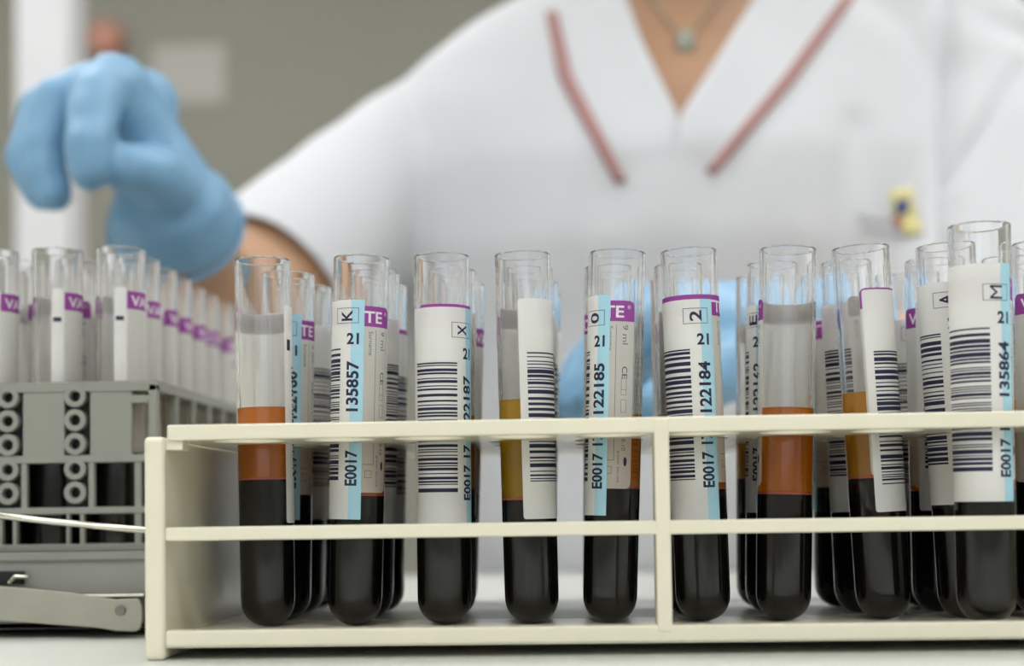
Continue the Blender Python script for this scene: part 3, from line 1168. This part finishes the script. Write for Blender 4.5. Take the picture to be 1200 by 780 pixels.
# necklace
bm = bmesh.new()
bbv = BVHTree.FromObject  # noqa
tmp = bmesh.new(); tmp.from_mesh(bpy.data.objects['body'].data)
for v in tmp.verts: v.co = v.co * 1000 + porg
sb = BVHTree.FromBMesh(tmp)


def shit(px, py, off):
    d = (at(px, py, 500) - CAM).normalized()
    h = sb.ray_cast(CAM, d)
    if h[0] is None: return None
    n = h[1] if h[1].dot(d) < 0 else -h[1]
    return h[0] + n * off


chain = [shit(x, y, 1.2) for x, y in ((752, -30), (768, 6), (784, 30), (802, 44), (822, 28), (842, 2), (858, -30))]
tube_path(bm, [c for c in chain if c], .7, 8)
nk = ppart('necklace', bm, 'silver')
bm = bmesh.new()
ellipsoid(bm, shit(803, 54, 2.5), (6, 2.2, 8))
ppart('pendant', bm, 'silver', par=nk)

# trousers
bm = bmesh.new()
ellipsoid(bm, (PX, PD + 10, C - 200), (176, 130, 108))
for s in (-1, 1):
    kn = Vector((PX + s * 110, PD - 150, C - 265))
    capsule(bm, (PX + s * 80, PD, C - 218), kn + Vector((0, -150, 0)), 88, 66)
    capsule(bm, kn + Vector((0, -150, 0)), (PX + s * 110, PD - 280, -650), 64, 50)
ppart('trousers', remesh(bm, 8, 4), 'trouser')

# ---- gloves
def glove(chains, blobs, name, voxel=2.2, tubes=()):
    bm = bmesh.new()
    for tp, tr in tubes: tube_path(bm, tp, tr, 24)
    for ch in chains:
        for (p, r), (q, s) in zip(ch, ch[1:]): capsule(bm, p, q, r, s, 14)
    for c, r, rot in blobs: ellipsoid(bm, c, r, rot)
    g = remesh(bm, voxel, 3)
    for v in g.verts:
        v.co += v.normal * mn.noise(v.co * .08) * 1.2
    return ppart(name, g, 'glove')


HY = 268
P = lambda x, y, dy=0: at(x, y, HY + dy)
wr, palm = P(194, 222, 18), P(176, 165, 8)
dF = (RE - RW).normalized()
idx = [(P(180, 180, 8), 13), (P(136, 98, -4), 14), (P(112, 116, -20), 12), (P(104, 172, -34), 10.5), (P(104, 200, -36), 9)]
mid = [(P(184, 180, 14), 13), (P(118, 104, 14), 13), (P(66, 118, 2), 11.5), (P(48, 178, -8), 10), (P(60, 226, -12), 8.5)]
rng = [(P(186, 185, 26), 13), (P(108, 112, 34), 12.5), (P(50, 128, 24), 11), (P(30, 184, 14), 9.5), (P(48, 226, 8), 8)]
pky = [(P(190, 195, 36), 12), (P(110, 128, 52), 11), (P(52, 142, 44), 9.5), (P(38, 186, 34), 8.5), (P(52, 214, 28), 7.5)]
thb = [(P(200, 220, 4), 14), (P(180, 205, -10), 13.5), (P(158, 198, -18), 11.5), (P(144, 200, -20), 10)]
cuff = [(wr, 27), (P(196, 258, 28), 29)]
rotp = Matrix.Rotation(.7, 3, 'Y')
glove([idx, mid, rng, pky, thb, [(P(158, 150, 12), 19), (wr, 22)]],
      [(P(152, 142, 14), (20, 20, 26), rotp)], 'glove', tubes=[([P(186, 205, 14), P(198, 236, 20), P(199, 240, 20) + dF * 17], [19, 28, 31.5])])
bm = bmesh.new()
cw = P(199, 240, 20) + dF * 17
ax_ = Vector((0, 0, 1)).rotation_difference(dF)
ring = [cw + ax_ @ Vector((31 * math.cos(t * PI / 18), 31 * math.sin(t * PI / 18), 0)) for t in range(37)]
tube_path(bm, ring, 1.8, 10, cap=False)
ppart('cuff_roll', bm, 'glove')

# second gloved hand, low behind the cream rack
H2 = 205
Q = lambda x, y, dy=0: at(x, y, H2 + dy)
w2 = Q(885, 400, 30)
ch2 = []
for k, (kx, ky, ex, ey) in enumerate(((770, 372, 700, 462), (752, 385, 674, 470), (742, 402, 662, 480), (748, 425, 690, 492))):
    dy = -14 + k * 15
    ch2.append([(Q(850, 400, 12 + k * 5), 13), (Q(kx + 10, ky, dy), 11.5), ((Q(kx, ky, dy).lerp(Q(ex, ey, dy - 6), .5)) + Vector((-3, 0, 5)), 10), (Q(ex, ey, dy - 10), 8)])
ch2.append([(Q(860, 420, 0), 15), (Q(815, 450, -22), 12), (Q(770, 474, -30), 9)])
ch2.append([(Q(830, 400, 18), 24), (w2, 27), (Q(950, 418, 52), 30)])
glove(ch2, [(Q(815, 398, 18), (38, 30, 22), Matrix.Rotation(.3, 3, 'Y'))], 'glove')

# ------------------------------------------------------------------ room
def wbox(name, x0, x1, y0, y1, z0, z1, m, par=None, bev=0, **k):
    """metres"""
    bm = bmesh.new()
    box(bm, x0, x1, y0, y1, z0, z1, bev)
    me = to_mesh(bm, name, 1)
    o = link(name, me, par, [m])
    tag(o, **k)
    return o


RX0, RX1, RY0, RY1, RH = -2.6, 2.8, -4.2, 3.0, 2.7
wbox('floor', RX0, RX1, RY0, RY1, -.1, 0, 'floor', kind='structure')
wbox('ceiling', RX0, RX1, RY0, RY1, RH, RH + .1, 'ceil', kind='structure')
wbox('wall_back', RX0, RX1, RY1, RY1 + .1, 0, RH, 'wall', kind='structure')
wbox('wall_left', RX0 - .1, RX0, RY0, RY1, 0, RH, 'wallw', kind='structure')
wbox('wall_right', RX1, RX1 + .1, RY0, RY1, 0, RH, 'wallw', kind='structure')
wbox('wall_front', RX0, RX1, RY0 - .1, RY0, 0, RH, 'wallw', kind='structure')
# unseen glowing window added behind the camera for front fill and vertical highlights
w = wbox('fill_window', -1.9, 2.1, RY0 + .001, RY0 + .04, .85, 2.45, 'pillar', kind='structure')
bm = bmesh.new()
for xa, xb in ((-1.84, -.6), (-.54, .70), (.76, 2.04)): box(bm, xa, xb, RY0 + .04, RY0 + .048, .9, 2.4)
link('fill_pane', to_mesh(bm, 'p', 1), w, ['fill_light'])
# white pillar left of the gloved hand
pa, pb = W(at(17, 150, 1500)), W(at(80, 150, 1500))
wbox('pillar', pa.x, pb.x, 1.5, 1.5 + .07, 0, RH, 'pillar', kind='structure', bev=.006)
# orange wall alarm and pale notice
pA = W(at(122, 44, 2960))
al = bmesh.new()
bmesh.ops.create_cone(al, cap_ends=True, segments=36, radius1=.046, radius2=.04, depth=.05, matrix=Matrix.Translation((pA.x, RY1 - .026, pA.z)) @ Matrix.Rotation(PI / 2, 4, 'X'))
me = to_mesh(al, 'alarm', 1)
o = link('wall_alarm', me, None, ['orange']); bevel_mod(o, 8)
tag(o, 'small round orange-red device high on the grey wall above the raised glove', 'alarm')
pn0, pn1 = W(at(178, 120, 2985)), W(at(262, 50, 2985))
wbox('notice', pn0.x, pn1.x, RY1 - .004, RY1 + .002, pn0.z, pn1.z, 'pale', label='pale blurred notice on the grey wall right of the raised glove', cat='notice')

# ceiling lights; outermost, middle and far-back panels are added fill
k = 0
for x, y, desc in ((0, -1.9, 'middle one, added behind the camera for front fill'), (-2.0, .75, 'leftmost over the bench, added to light the tube backs'), (2.05, .75, 'rightmost over the bench, added to light the tube backs'), (-1.1, -3.0, 'left of two added far behind the camera for fill'), (1.1, -3.0, 'right of two added far behind the camera for fill'), (-1.1, -1.5, 'left of two close behind the camera'), (1.1, -1.5, 'right of two close behind the camera'), (-.75, .42, 'left of two over the bench'),
                   (.75, .42, 'right of two over the bench'), (-1.1, 1.7, 'left of two near the back wall'), (1.1, 1.7, 'right of two near the back wall')):
    t = bpy.data.objects.new('ceiling_light', None); COL.objects.link(t)
    t.location = (x, y, RH)
    tag(t, 'flat white ceiling light panel, ' + desc, 'light', 'ceiling light panels')
    wbox('frame', -.62, .62, -.32, .32, -.04, 0, 'pillar', par=t)
    wbox('diffuser', -.59, .59, -.29, .29, -.048, -.0401, 'lamp', par=t)

# ------------------------------------------------------------------ world and view
wd = bpy.data.worlds.new('world')
S.world = wd
wd.use_nodes = True
wd.node_tree.nodes['Background'].inputs['Color'].default_value = (.6, .65, .7, 1)
wd.node_tree.nodes['Background'].inputs['Strength'].default_value = .3
S.view_settings.view_transform = 'Standard'
S.view_settings.look = 'None'
S.view_settings.gamma = 1
S.view_settings.use_curve_mapping = False
S.view_settings.exposure = -0.46
cy = S.cycles
cy.max_bounces = 28
cy.transmission_bounces = 28
cy.transparent_max_bounces = 12
cy.diffuse_bounces = 4
cy.glossy_bounces = 6
cy.use_denoising = True
cy.caustics_refractive = True
cy.caustics_reflective = False
cy.blur_glossy = 1.0
cy.sample_clamp_indirect = 30
